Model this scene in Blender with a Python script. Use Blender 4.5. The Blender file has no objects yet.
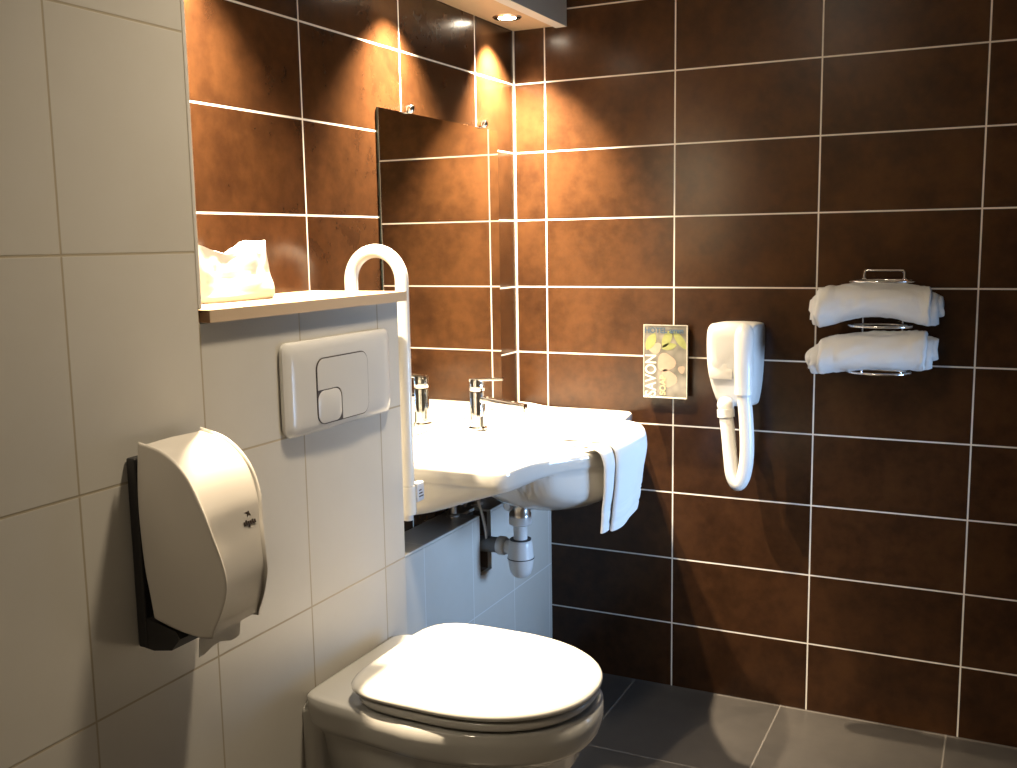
import bpy, bmesh, math, random
from mathutils import Vector, Matrix, noise
random.seed(7)
S = bpy.context.scene
COL = S.collection
PI = math.pi

# ------------------------------------------------------------------ materials
def new_mat(name):
    m = bpy.data.materials.new(name); m.use_nodes = True
    return m, m.node_tree, m.node_tree.nodes['Principled BSDF']

def N(nt, kind, **kw):
    n = nt.nodes.new(kind)
    for k, v in kw.items(): setattr(n, k, v)
    return n

def math_node(nt, op, a, b=None, c=None):
    n = N(nt, 'ShaderNodeMath', operation=op)
    for i, x in enumerate((a, b, c)):
        if x is None: continue
        if isinstance(x, (int, float)): n.inputs[i].default_value = x
        else: nt.links.new(x, n.inputs[i])
    return n.outputs[0]

def mix_col(nt, fac, a, b):
    n = N(nt, 'ShaderNodeMix', data_type='RGBA')
    for sock, x in ((n.inputs[0], fac), (n.inputs[6], a), (n.inputs[7], b)):
        if isinstance(x, (int, float)): sock.default_value = x
        elif isinstance(x, tuple): sock.default_value = (*x[:3], 1)
        else: nt.links.new(x, sock)
    return n.outputs[2]

def simple(name, col, rough=.4, metal=0., spec=.5, coat=0., bump=None, mottle=None, sss=0.):
    m, nt, p = new_mat(name)
    p.inputs['Base Color'].default_value = (*col, 1)
    p.inputs['Roughness'].default_value = rough
    p.inputs['Metallic'].default_value = metal
    p.inputs['Specular IOR Level'].default_value = spec
    p.inputs['Coat Weight'].default_value = coat
    tc = N(nt, 'ShaderNodeTexCoord')
    if mottle:
        nz = N(nt, 'ShaderNodeTexNoise'); nz.inputs['Scale'].default_value = mottle[0]
        nt.links.new(tc.outputs['Object'], nz.inputs['Vector'])
        c2 = tuple(c * mottle[1] for c in col)
        nt.links.new(mix_col(nt, nz.outputs[0], col, c2), p.inputs['Base Color'])
    if bump:
        nz = N(nt, 'ShaderNodeTexNoise'); nz.inputs['Scale'].default_value = bump[0]
        nz.inputs['Detail'].default_value = 4
        nt.links.new(tc.outputs['Object'], nz.inputs['Vector'])
        b = N(nt, 'ShaderNodeBump'); b.inputs['Strength'].default_value = bump[1]
        b.inputs['Distance'].default_value = bump[2]
        nt.links.new(nz.outputs[0], b.inputs['Height']); nt.links.new(b.outputs[0], p.inputs['Normal'])
    return m

def tile_mat(name, au, u0, w, av, v0, h, g, col_a, col_b, grout, rough, spec=.5, scale=6., tile_var=.12,
             bumpy=.0006, patch=0.):
    """tiles of w x h laid on the object axes au / av with grout joints g wide"""
    m, nt, p = new_mat(name)
    tc = N(nt, 'ShaderNodeTexCoord'); sp = N(nt, 'ShaderNodeSeparateXYZ')
    nt.links.new(tc.outputs['Object'], sp.inputs[0])
    ids = []; dist = None
    for a, o, s in ((au, u0, w), (av, v0, h)):
        t = math_node(nt, 'DIVIDE', math_node(nt, 'SUBTRACT', sp.outputs['XYZ'.index(a)], o), s)
        ids.append(math_node(nt, 'FLOOR', t))
        f = math_node(nt, 'FRACT', t)
        d = math_node(nt, 'MULTIPLY', math_node(nt, 'MINIMUM', f, math_node(nt, 'SUBTRACT', 1., f)), s)
        dist = d if dist is None else math_node(nt, 'MINIMUM', dist, d)
    mr = N(nt, 'ShaderNodeMapRange'); mr.inputs[1].default_value = g * .36; mr.inputs[2].default_value = g * .64
    nt.links.new(dist, mr.inputs[0]); is_tile = mr.outputs[0]
    cb = N(nt, 'ShaderNodeCombineXYZ'); nt.links.new(ids[0], cb.inputs[0]); nt.links.new(ids[1], cb.inputs[1])
    wn = N(nt, 'ShaderNodeTexWhiteNoise'); nt.links.new(cb.outputs[0], wn.inputs['Vector'])
    vm = N(nt, 'ShaderNodeVectorMath', operation='MULTIPLY_ADD')
    nt.links.new(wn.outputs['Color'], vm.inputs[0]); vm.inputs[1].default_value = (9, 9, 9)
    nt.links.new(tc.outputs['Object'], vm.inputs[2])
    nz = N(nt, 'ShaderNodeTexNoise'); nz.inputs['Scale'].default_value = scale
    nz.inputs['Detail'].default_value = 4; nz.inputs['Roughness'].default_value = .5
    nt.links.new(vm.outputs[0], nz.inputs['Vector'])
    n2 = N(nt, 'ShaderNodeTexNoise'); n2.inputs['Scale'].default_value = scale * 4.5
    n2.inputs['Detail'].default_value = 5; n2.inputs['Roughness'].default_value = .6
    nt.links.new(vm.outputs[0], n2.inputs['Vector'])
    r2 = N(nt, 'ShaderNodeMapRange', interpolation_type='SMOOTHSTEP'); r2.inputs[1].default_value = .22; r2.inputs[2].default_value = .78
    nt.links.new(math_node(nt, 'MULTIPLY_ADD', n2.outputs[0], .4, math_node(nt, 'MULTIPLY', nz.outputs[0], .6)), r2.inputs[0])
    c = mix_col(nt, r2.outputs[0], col_a, col_b)
    hv = N(nt, 'ShaderNodeHueSaturation')
    nt.links.new(c, hv.inputs['Color'])
    nt.links.new(math_node(nt, 'MULTIPLY_ADD', wn.outputs['Value'], 2 * tile_var, 1 - tile_var), hv.inputs['Value'])
    nt.links.new(mix_col(nt, is_tile, grout, hv.outputs[0]), p.inputs['Base Color'])
    rr = math_node(nt, 'MULTIPLY_ADD', is_tile, rough - .85, .85)
    rr = math_node(nt, 'MULTIPLY_ADD', math_node(nt, 'SUBTRACT', nz.outputs[0], .5), patch, rr)
    nt.links.new(rr, p.inputs['Roughness'])
    p.inputs['Specular IOR Level'].default_value = spec
    b = N(nt, 'ShaderNodeBump'); b.inputs['Strength'].default_value = .6; b.inputs['Distance'].default_value = bumpy
    nt.links.new(is_tile, b.inputs['Height']); nt.links.new(b.outputs[0], p.inputs['Normal'])
    return m

def wood_mat(name, a, b, axis='Y'):
    m, nt, p = new_mat(name)
    tc = N(nt, 'ShaderNodeTexCoord'); mp = N(nt, 'ShaderNodeMapping')
    sc = {'X': (1.5, 40, 40), 'Y': (40, 1.5, 40)}[axis]
    mp.inputs['Scale'].default_value = sc
    nt.links.new(tc.outputs['Object'], mp.inputs[0])
    nz = N(nt, 'ShaderNodeTexNoise'); nz.inputs['Scale'].default_value = 1.6; nz.inputs['Detail'].default_value = 6
    nt.links.new(mp.outputs[0], nz.inputs['Vector'])
    nt.links.new(mix_col(nt, nz.outputs[0], a, b), p.inputs['Base Color'])
    p.inputs['Roughness'].default_value = .42
    return m

GZ = .197           # lowest horizontal joint of the dark tiles
DA, DB = (.055, .0232, .0088), (.0190, .0080, .0037)
M = {}
M['brown_x'] = tile_mat('brown_tile_back', 'X', .1016, .3955, 'Z', GZ, .2, .0040, DA, DB, (.74, .70, .64), .23, .26, 7, .1, patch=0.)
M['brown_y'] = tile_mat('brown_tile_left', 'Y', -.2469, .3955, 'Z', GZ, .2, .0040, DA, DB, (.74, .70, .64), .23, .26, 7, .1, patch=0.)
WA, WB = (.70, .665, .60), (.66, .62, .545)
M['white_y'] = tile_mat('white_wall_tile', 'Y', -1.6215, .25, 'Z', .345, .327, .0035, WA, WB, (.47, .40, .29), .34, .35, 3, .02, .0004)
M['white_ledge'] = tile_mat('white_ledge_tile', 'Y', -.02, .25, 'Z', .006, .327, .003, WA, WB, (.74, .72, .68), .16, .5, 3, .02, .0004)
M['white_top'] = tile_mat('white_ledge_top_tile', 'Y', -.02, .25, 'X', -.2, .5, .003, WA, WB, (.62, .58, .5), .16, .5, 3, .02, .0004)
M['floor'] = tile_mat('charcoal_floor_tile', 'X', .385, .4375, 'Y', -.445, .4375, .0042, (.058, .053, .048), (.036, .033, .031),
                      (.11, .10, .09), .36, .5, 5, .08, patch=.15)
M['paint'] = simple('ceiling_paint', (.80, .77, .72), .8)
M['plain_wall'] = simple('pale_wall_paint', (.22, .20, .18), .7, mottle=(3, .94))
M['front_wall'] = simple('cream_wall_paint', (.62, .54, .42), .8, mottle=(3, .95))
M['ceramic'] = simple('white_glazed_ceramic', (.66, .64, .595), .07, spec=.55, coat=.3)
M['seat'] = simple('white_seat_plastic', (.74, .715, .66), .17, spec=.5)
M['plastic'] = simple('white_plastic', (.78, .765, .73), .28)
M['plastic_gloss'] = simple('glossy_white_plastic', (.75, .725, .68), .14)
M['dispenser'] = simple('satin_white_plastic', (.66, .61, .54), .42, bump=(900, .05, .0004))
M['dark_plastic'] = simple('black_plastic', (.018, .017, .017), .45)
M['grey_plastic'] = simple('grey_pvc', (.16, .165, .17), .4)
M['trap'] = simple('white_trap_plastic', (.72, .71, .69), .3)
M['seal'] = simple('black_rubber_seal', (.012, .012, .014), .5)
M['chrome'] = simple('polished_chrome', (.80, .81, .83), .06, metal=1)
M['steel'] = simple('dull_steel', (.55, .54, .52), .28, metal=1)
M['braid'] = simple('braided_steel', (.62, .61, .6), .35, metal=1, bump=(700, .5, .001))
M['rail'] = simple('white_enamelled_rail', (.80, .775, .71), .22)
M['sticker'] = simple('silver_sticker', (.62, .64, .68), .35)
M['ink'] = simple('dark_ink', (.05, .035, .025), .5)
M['towel'] = simple('white_terry_cloth', (.74, .73, .715), .95, spec=.1, bump=(420, .55, .002))
M['bag'] = simple('white_crumpled_plastic', (.84, .80, .75), .35, bump=(40, .12, .002))
M['paper'] = simple('white_tissue_paper', (.74, .71, .65), .9, spec=.1, bump=(300, .2, .001))
M['oak'] = wood_mat('oak_laminate', (.60, .43, .27), (.48, .33, .19), 'Y')
M['oak_edge'] = wood_mat('oak_edge_band', (.66, .50, .34), (.56, .41, .27), 'Y')
M['oak_end'] = wood_mat('oak_raw_end', (.24, .13, .06), (.12, .06, .03), 'X')
M['maple'] = wood_mat('pale_maple_laminate', (.62, .47, .31), (.55, .40, .25), 'Y')
M['pelmet'] = simple('grey_white_laminate', (.76, .75, .73), .5)
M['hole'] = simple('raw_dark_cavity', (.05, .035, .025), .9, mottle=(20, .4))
M['hole_wood'] = simple('raw_board_edge', (.20, .13, .08), .9, mottle=(30, .6))
M['alu'] = simple('white_tile_trim', (.78, .74, .67), .25)
m, nt, p = new_mat('mirror_glass'); p.inputs['Base Color'].default_value = (.84, .85, .82, 1)
p.inputs['Metallic'].default_value = 1; p.inputs['Roughness'].default_value = .015; M['mirror'] = m
M['mirror_edge'] = simple('mirror_cut_edge', (.03, .045, .04), .2)
m, nt, p = new_mat('lamp_glow'); p.inputs['Emission Color'].default_value = (1, .86, .66, 1)
p.inputs['Emission Strength'].default_value = 90; p.inputs['Base Color'].default_value = (.9, .85, .8, 1); M['glow'] = m
m, nt, p = new_mat('clear_window_glass')
tr = N(nt, 'ShaderNodeBsdfTransparent'); gl = N(nt, 'ShaderNodeBsdfGlossy'); gl.inputs['Roughness'].default_value = .02
mx = N(nt, 'ShaderNodeMixShader'); mx.inputs[0].default_value = .06
nt.links.new(tr.outputs[0], mx.inputs[1]); nt.links.new(gl.outputs[0], mx.inputs[2])
nt.links.new(mx.outputs[0], nt.nodes['Material Output'].inputs['Surface']); M['glass'] = m
# printed photograph on the soap dispenser: pebbles and leaves
m, nt, p = new_mat('pebble_print')
tc = N(nt, 'ShaderNodeTexCoord'); mp = N(nt, 'ShaderNodeMapping'); mp.inputs['Scale'].default_value = (34, 34, 26)
nt.links.new(tc.outputs['Object'], mp.inputs[0])
vo = N(nt, 'ShaderNodeTexVoronoi'); vo.inputs['Scale'].default_value = 1.3; nt.links.new(mp.outputs[0], vo.inputs['Vector'])
rp = N(nt, 'ShaderNodeValToRGB'); rp.color_ramp.elements[0].color = (.25, .225, .19, 1); rp.color_ramp.elements[1].color = (.045, .045, .04, 1)
rp.color_ramp.elements[1].position = .75
nt.links.new(vo.outputs['Distance'], rp.inputs[0])
nz = N(nt, 'ShaderNodeTexNoise'); nz.inputs['Scale'].default_value = .8; nt.links.new(mp.outputs[0], nz.inputs['Vector'])
nt.links.new(mix_col(nt, nz.outputs[0], rp.outputs[0], (.17, .16, .14)), p.inputs['Base Color'])
p.inputs['Roughness'].default_value = .12; M['print'] = m
M['leaf'] = simple('pale_green_print', (.25, .27, .10), .15, mottle=(70, .6))
M['pebble'] = simple('rosy_pebble_print', (.34, .26, .20), .15, mottle=(60, .75))
M['print_white'] = simple('white_print', (.62, .60, .55), .15)
M['print_cream'] = simple('cream_print', (.52, .42, .24), .15)
M['print_blue'] = simple('slate_blue_print', (.05, .085, .13), .15)
M['acrylic'] = simple('clear_acrylic_edge', (.55, .52, .46), .08)

# ------------------------------------------------------------------ object helpers
def link(o, parent=None):
    COL.objects.link(o)
    if parent is not None: o.parent = parent
    return o

def base_of(parent):
    v = Vector((0, 0, 0))
    while parent is not None:
        v += parent.location; parent = parent.parent
    return v

def thing(name, label, cat, loc, group=None):
    o = bpy.data.objects.new(name, None); o.empty_display_size = .05
    o.location = loc; link(o); o['label'] = label; o['category'] = cat
    if group: o['group'] = group
    return o

def tag(o, label, cat, group=None):
    o['label'] = label; o['category'] = cat
    if group: o['group'] = group
    return o

def obj(name, bm, mat, parent=None, smooth=True, origin=None, angle=40):
    """bm holds world coordinates; the object gets its own origin"""
    me = bpy.data.meshes.new(name)
    off = base_of(parent)
    if origin is not None:
        loc = Vector(origin) - off
    else: loc = Vector((0, 0, 0))
    sub = off + loc
    bmesh.ops.translate(bm, verts=bm.verts, vec=-sub)
    bmesh.ops.recalc_face_normals(bm, faces=bm.faces)
    for f in bm.faces: f.smooth = smooth
    if smooth:
        for e in bm.edges:
            if len(e.link_faces) == 2 and e.calc_face_angle(0) > math.radians(angle): e.smooth = False
    bm.to_mesh(me); bm.free()
    mats = mat if isinstance(mat, (list, tuple)) else [mat]
    for x in mats: me.materials.append(x)
    o = bpy.data.objects.new(name, me); o.location = loc
    return link(o, parent)

def struct(name, bm, mat, smooth=False):
    o = obj(name, bm, mat, None, smooth); o['kind'] = 'structure'; return o

def box(bm, lo, hi, bev=0., seg=3, mi=0):
    r = bmesh.ops.create_cube(bm, size=1)
    vs = r['verts']
    for v in vs:
        v.co = Vector([lo[i] + (v.co[i] + .5) * (hi[i] - lo[i]) for i in range(3)])
    fs = {f for v in vs for f in v.link_faces}
    for f in fs: f.material_index = mi
    if bev > 0:
        es = list({e for v in vs for e in v.link_edges})
        bmesh.ops.bevel(bm, geom=es, offset=bev, segments=seg, profile=.5, affect='EDGES')
    return bm

def nbox(lo, hi, bev=0., seg=3): return box(bmesh.new(), lo, hi, bev, seg)

def loft(bm, rings, closed=True, cap0=True, cap1=True, mi=0):
    vr = [[bm.verts.new(p) for p in r] for r in rings]
    n = len(vr[0])
    for a, b in zip(vr, vr[1:]):
        for i in range(n if closed else n - 1):
            j = (i + 1) % n
            try: bm.faces.new((a[i], a[j], b[j], b[i])).material_index = mi
            except ValueError: pass
    for r, c in ((vr[0], cap0), (vr[-1], cap1)):
        if c == 'fan':
            cc = bm.verts.new(sum((v.co for v in r), Vector()) / n)
            for i in range(n): bm.faces.new((r[i], r[(i + 1) % n], cc)).material_index = mi
        elif c:
            bm.faces.new(r).material_index = mi
    return vr

def catmull(pts, k=8, closed=False):
    pts = [Vector(p) for p in pts]; n = len(pts); out = []
    rng = n if closed else n - 1
    for i in range(rng):
        if closed: a, b, c, d = (pts[(i + q) % n] for q in (-1, 0, 1, 2))
        else: a, b, c, d = pts[max(i - 1, 0)], pts[i], pts[i + 1], pts[min(i + 2, n - 1)]
        for s in range(k):
            t = s / k
            out.append(.5 * ((2 * b) + (c - a) * t + (2 * a - 5 * b + 4 * c - d) * t * t + (3 * b - a - 3 * c + d) * t ** 3))
    if not closed: out.append(pts[-1])
    return out

def tube(bm, path, rad, seg=14, cap=True, closed=False, mi=0, squash=None):
    path = [Vector(p) for p in path]; n = len(path)
    if not callable(rad):
        r0 = rad; rad = lambda t: r0
    T = []
    for i in range(n):
        if closed: d = path[(i + 1) % n] - path[i - 1]
        else: d = path[min(i + 1, n - 1)] - path[max(i - 1, 0)]
        T.append(d.normalized())
    up = Vector((0, 0, 1)) if abs(T[0].z) < .9 else Vector((1, 0, 0))
    nrm = (up - T[0] * up.dot(T[0])).normalized()
    rings = []
    for i in range(n):
        nrm = (nrm - T[i] * nrm.dot(T[i])).normalized(); bn = T[i].cross(nrm)
        r = rad(i / max(n - 1, 1))
        rings.append([path[i] + (nrm * math.cos(2 * PI * k / seg) + bn * math.sin(2 * PI * k / seg)) * r for k in range(seg)])
    if closed:
        rings.append(rings[0])
        vr = [[bm.verts.new(p) for p in r] for r in rings[:-1]]; vr.append(vr[0])
        for a, b in zip(vr, vr[1:]):
            for i in range(seg): bm.faces.new((a[i], a[(i + 1) % seg], b[(i + 1) % seg], b[i])).material_index = mi
        return bm
    loft(bm, rings, True, cap, cap, mi)
    return bm

def ntube(path, rad, seg=14, **k): return tube(bmesh.new(), path, rad, seg, **k)

def lathe(bm, prof, c, axis='Z', seg=32, mi=0):
    """prof: list of (r, h) along axis from the point c"""
    c = Vector(c); rings = []
    for r, h in prof:
        ring = []
        for k in range(seg):
            a = 2 * PI * k / seg; u, v = r * math.cos(a), r * math.sin(a)
            ring.append(c + Vector({'Z': (u, v, h), 'X': (h, u, v), 'Y': (u, h, v)}[axis]))
        rings.append(ring)
    loft(bm, rings, True, True, True, mi)
    return bm

def nlathe(prof, c, axis='Z', seg=32): return lathe(bmesh.new(), prof, c, axis, seg)

def rrect(cx, cy, w, h, r, n=6):
    out = []
    for sx, sy, a0 in ((1, 1, 0), (-1, 1, PI / 2), (-1, -1, PI), (1, -1, 1.5 * PI)):
        for k in range(n + 1):
            a = a0 + PI / 2 * k / n
            out.append((cx + sx * (w / 2 - r) + r * math.cos(a), cy + sy * (h / 2 - r) + r * math.sin(a)))
    return out

def text_mesh(body, size, place, depth=.0004, bold=0.):
    cu = bpy.data.curves.new('lettering', 'FONT'); cu.body = body; cu.size = size; cu.extrude = depth; cu.offset = bold
    cu.align_x = 'CENTER'; cu.align_y = 'CENTER'
    t = bpy.data.objects.new('lettering', cu); COL.objects.link(t)
    dg = bpy.context.evaluated_depsgraph_get(); dg.update()
    me = bpy.data.meshes.new_from_object(t.evaluated_get(dg))
    bm = bmesh.new(); bm.from_mesh(me)
    bpy.data.objects.remove(t); bpy.data.curves.remove(cu); bpy.data.meshes.remove(me)
    bmesh.ops.transform(bm, matrix=place, verts=bm.verts)
    return bm

def frame(o, ux, uy):
    ux = Vector(ux); uy = Vector(uy); uz = ux.cross(uy)
    m = Matrix((ux, uy, uz)).transposed().to_4x4(); m.translation = Vector(o); return m

def sm(a, b, x):
    t = min(1, max(0, (x - a) / (b - a))); return t * t * (3 - 2 * t)

def fbm(p, s): return noise.noise(Vector(p) * s)

# ------------------------------------------------------------------ the setting
H = 2.42; XR = 1.66; YF = -3.3; XB = .225; YB = -1.622; YE = -1.045
struct('floor', nbox((-.1, YF - .1, -.08), (XR + .1, .1, 0)), M['floor'])
struct('ceiling', nbox((-.1, YF - .1, H), (XR + .1, .1, H + .08)), M['paint'])
struct('wall_back', nbox((-.1, 0, 0), (XR + .1, .1, H)), M['brown_x'])
struct('wall_left', nbox((-.1, YF, 0), (0, 0, H)), M['brown_y'])
struct('wall_front', nbox((-.1, YF - .1, 0), (XR + .1, YF, H)), M['front_wall'])
struct('wall_service', nbox((0, YF, 0), (XB, YB, H)), M['white_y'])
struct('wall_cistern', nbox((0, YB, 0), (XB, YE, 1.215)), M['white_y'])
# right wall with the window that lets the daylight in
WY0, WY1, WZ0, WZ1 = -.66, -.20, .30, 1.16
bm = bmesh.new()
box(bm, (XR, YF, 0), (XR + .1, WY0, H)); box(bm, (XR, WY1, 0), (XR + .1, 0, H))
box(bm, (XR, WY0, 0), (XR + .1, WY1, WZ0)); box(bm, (XR, WY0, WZ1), (XR + .1, WY1, H))
struct('wall_right', bm, M['plain_wall'])
bm = bmesh.new(); fw = .04
box(bm, (XR + .03, WY0, WZ0), (XR + .08, WY0 + fw, WZ1), .004); box(bm, (XR + .03, WY1 - fw, WZ0), (XR + .08, WY1, WZ1), .004)
box(bm, (XR + .03, WY0 + fw, WZ0), (XR + .08, WY1 - fw, WZ0 + fw), .004); box(bm, (XR + .03, WY0 + fw, WZ1 - fw), (XR + .08, WY1 - fw, WZ1), .004)
win = struct('window_1', bm, M['plastic'])
obj('pane', nbox((XR + .05, WY0 + fw, WZ0 + fw), (XR + .054, WY1 - fw, WZ1 - fw)), M['glass'], win, False)
# low pipe ledge with the cut-out for the drain pipe
LX, LZ = .107, .607; HY0, HY1, HZ = -.478, -.412, .440
bm = bmesh.new()
box(bm, (LX - .012, YE, 0), (LX, HY0, LZ - .008)); box(bm, (LX - .012, HY1, 0), (LX, 0, LZ - .008)); box(bm, (LX - .012, HY0, 0), (LX, HY1, HZ))
o = struct('wall_ledge', bm, M['white_ledge'])
bm = bmesh.new()
box(bm, (0, YE, LZ - .008), (LX + .001, HY0, LZ), .003, 2); box(bm, (0, HY1, LZ - .008), (LX + .001, 0, LZ), .003, 2)
box(bm, (0, HY0, LZ - .008), (.055, HY1, LZ))
struct('trim_ledge', bm, M['white_top'])
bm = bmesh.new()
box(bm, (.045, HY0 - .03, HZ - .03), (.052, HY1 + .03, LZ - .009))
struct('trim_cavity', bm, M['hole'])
bm = bmesh.new()
box(bm, (.052, HY1, HZ), (LX - .0121, HY1 + .012, LZ - .009)); box(bm, (.052, HY0, HZ - .012), (LX - .0121, HY1, HZ))
box(bm, (.052, HY0 - .012, HZ), (LX - .0121, HY0, LZ - .009))
struct('trim_cavity_edge', bm, M['hole_wood'])
bm = nbox((0, -.0042, 0), (.0042, 0, H - .001))
M['grout'] = simple('white_grout', (.74, .70, .64), .85)
struct('trim_corner_joint', bm, M['grout'])
# white corner profile on the free edge of the service wall
bm = bmesh.new()
box(bm, (.006, YB - .0005, 1.2375), (XB + .0015, YB + .0075, H), .002, 2)
struct('trim_corner', bm, M['alu'])

# ------------------------------------------------------------------ light pelmet and its spotlights
PZ = 1.951
t = thing('light_pelmet', 'white-fronted light box with pale wooden underside under the ceiling, above the mirror', 'light box', (.07, -.8, PZ))
obj('bottom_panel', nbox((.0015, YB + .009, PZ), (.138, -.002, PZ + .016)), M['maple'], t, False)
obj('front_panel', nbox((.138, YB + .009, PZ - .005), (.174, -.002, H - .002), .0012, 2), [M['pelmet']], t, False)
for i, y in enumerate((-.185, -.70, -1.42)):
    lab = ['small round chrome recessed spotlight nearest the tiled corner, under the light box',
           'small round chrome recessed spotlight midway along the light box',
           'small round chrome recessed spotlight above the bag on the shelf'][i]
    lx = [.071, .100, .100][i]
    s = thing('recessed_spotlight', lab, 'spotlight', (lx, y, PZ), 'spotlights under the light box')
    c = (lx, y, PZ)
    obj('trim_ring', nlathe([(.027, .002), (.027, -.002), (.031, -.0045), (.037, -.004), (.041, -.0005), (.041, .0), (.036, .0004)], c), M['chrome'], s)
    obj('bulb', nlathe([(.001, -.0030), (.012, -.0028), (.022, -.0015), (.0262, .0005), (.0262, .0015), (.001, .0018)], c), M['glow'], s)
    L = bpy.data.lights.new('spot_beam', 'SPOT'); L.energy = [740, 520, 400][i]; L.color = (1, .80, .55)
    L.spot_size = math.radians([94, 98, 104][i]); L.spot_blend = 1; L.shadow_soft_size = .018
    lo = bpy.data.objects.new('spot_beam', L); lo.location = (lx, y, PZ - .006); link(lo)
    lo.rotation_euler = (math.radians([9, 2, 0][i]), math.radians([4, 3, 2][i]), 0)
# ceiling light of the room, plus an added unseen fill light near the camera
CLX, CLY = .72, -1.34
m, nt, p = new_mat('ceiling_diffuser'); p.inputs['Emission Color'].default_value = (1, .86, .66, 1)
p.inputs['Emission Strength'].default_value = 19; p.inputs['Base Color'].default_value = (.9, .85, .8, 1); M['glow2'] = m
for cx_, cy_, en, lab in ((CLX, CLY, 7.6, 'round white flush ceiling light above the toilet'), (.50, -2.85, 3.6, 'round white flush fill light added on the unseen ceiling near the camera')):
    t = thing('ceiling_light', lab, 'ceiling light', (cx_, cy_, H))
    obj('housing', nlathe([(.001, -.001), (.15, -.001), (.152, -.012), (.145, -.022), (.135, -.022), (.13, -.012), (.001, -.012)], (cx_, cy_, H), seg=48), M['plastic'], t)
    obj('diffuser', nlathe([(.001, -.045), (.05, -.042), (.10, -.032), (.128, -.02), (.128, -.014), (.001, -.0135)], (cx_, cy_, H), seg=48), M['glow2'], t)
    L = bpy.data.lights.new('ceiling_lamp', 'AREA'); L.shape = 'DISK'; L.size = .16; L.energy = en; L.color = (1, .83, .60); L.spread = math.radians(104 if cx_ > .6 else 170)
    lo = bpy.data.objects.new('ceiling_lamp', L); lo.location = (cx_, cy_, H - .055); link(lo)
# daylight through the window
L = bpy.data.lights.new('window_daylight', 'AREA'); L.shape = 'RECTANGLE'; L.size = WY1 - WY0 - .1; L.size_y = WZ1 - WZ0 - .1
L.energy = 11.5; L.color = (.40, .63, 1); L.spread = math.radians(80)
lo = bpy.data.objects.new('window_daylight', L); lo.location = (XR + .12, (WY0 + WY1) / 2, (WZ0 + WZ1) / 2); link(lo)
lo.rotation_euler = (0, math.radians(90), 0)
W = bpy.data.worlds.new('sky'); S.world = W; W.use_nodes = True
bg = W.node_tree.nodes['Background']; bg.inputs[0].default_value = (.45, .68, 1, 1); bg.inputs[1].default_value = .6

# ------------------------------------------------------------------ mirror
t = thing('mirror', 'frameless rectangular wall mirror reflecting brown tiles above the basin', 'mirror', (.004, -.44, .85))
bm = nbox((.0015, -.757, .8462), (.0065, -.127, 1.652), .0008, 2)
bm.normal_update()
for f in bm.faces: f.material_index = 1 if f.normal.y < -.5 else 0
obj('glass', bm, [M['mirror'], M['mirror_edge']], t, False)
for y in (-.620, -.222):
    bm = bmesh.new()
    lathe(bm, [(.004, -.009), (.010, -.009), (.0115, -.004), (.0115, .006), (.009, .010), (.003, .012)], (.012, y, 1.661), 'X', 20)
    box(bm, (.0015, y - .006, 1.6525), (.013, y + .006, 1.664), .002, 2)
    obj('clip', bm, M['chrome'], t)

# ------------------------------------------------------------------ shelf on the cistern wall
t = thing('wooden_shelf', 'oak-edged shelf board on top of the white tiled cistern wall', 'shelf', (.12, -1.33, 1.215))
bm = bmesh.new()
box(bm, (.0015, YB + .009, 1.2165), (.2385, -1.031, 1.2365), .0008, 1)
obj('board', bm, M['oak'], t, False)
obj('edge_band', nbox((.2386, YB + .009, 1.2166), (.2400, -1.031, 1.2364)), M['oak_edge'], t, False)
obj('raw_end', nbox((.2, YB + .0078, 1.2168), (.2395, YB + .0088, 1.2362)), M['oak_end'], t, False)

# white crumpled bundle on the shelf
bm = bmesh.new(); rings = []
n = 64
by, bx = -1.397, .078
for k in range(15):
    s = k / 14; z = 1.2368 + .088 * s
    hw = .108 - .006 * s + .003 * math.sin(5 * s); hx = .052 - .012 * s
    if k == 0: hw -= .004; hx -= .004
    ring = []
    for i in range(n):
        a = 2 * PI * i / n
        ca, sa = math.cos(a), math.sin(a)
        x = bx + hx * math.copysign(abs(ca) ** .6, ca); y = by + hw * math.copysign(abs(sa) ** .5, sa)
        d = .005 * fbm((x, y, z), 18) * min(1, 4 * s) + .003 * fbm((x + 4, y, z), 50) * min(1, 4 * s)
        zz = z
        if k > 9:
            w = (k - 9) / 5; yn = (y - by) / .11
            zz += w * (.016 * math.exp(-((yn - .86) / .13) ** 2) + .018 * math.exp(-((yn + .86) / .2) ** 2) - .004 * math.exp(-((yn + .45) / .25) ** 2) + .004 * math.sin(9 * yn))
        ring.append(Vector((max(.004, x + ca * d), min(max(y + sa * d, YB + .012), -1.04), zz)))
    rings.append(ring)
top = rings[-1]; c = sum(top, Vector()) / n
for s in (.75, .5, .25):
    rings.append([Vector((c.x + (p.x - c.x) * s, c.y + (p.y - c.y) * (s * .9 + .1), p.z - .022 * (1 - s) + .008 * fbm(p, 40 + 30 * s))) for p in top])
loft(bm, rings, True, True, 'fan')
o = obj('bag', bm, M['bag'], None, origin=(bx, by, 1.2368), angle=70)
tag(o, 'crumpled white plastic bag standing on the wooden shelf', 'bag')

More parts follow.
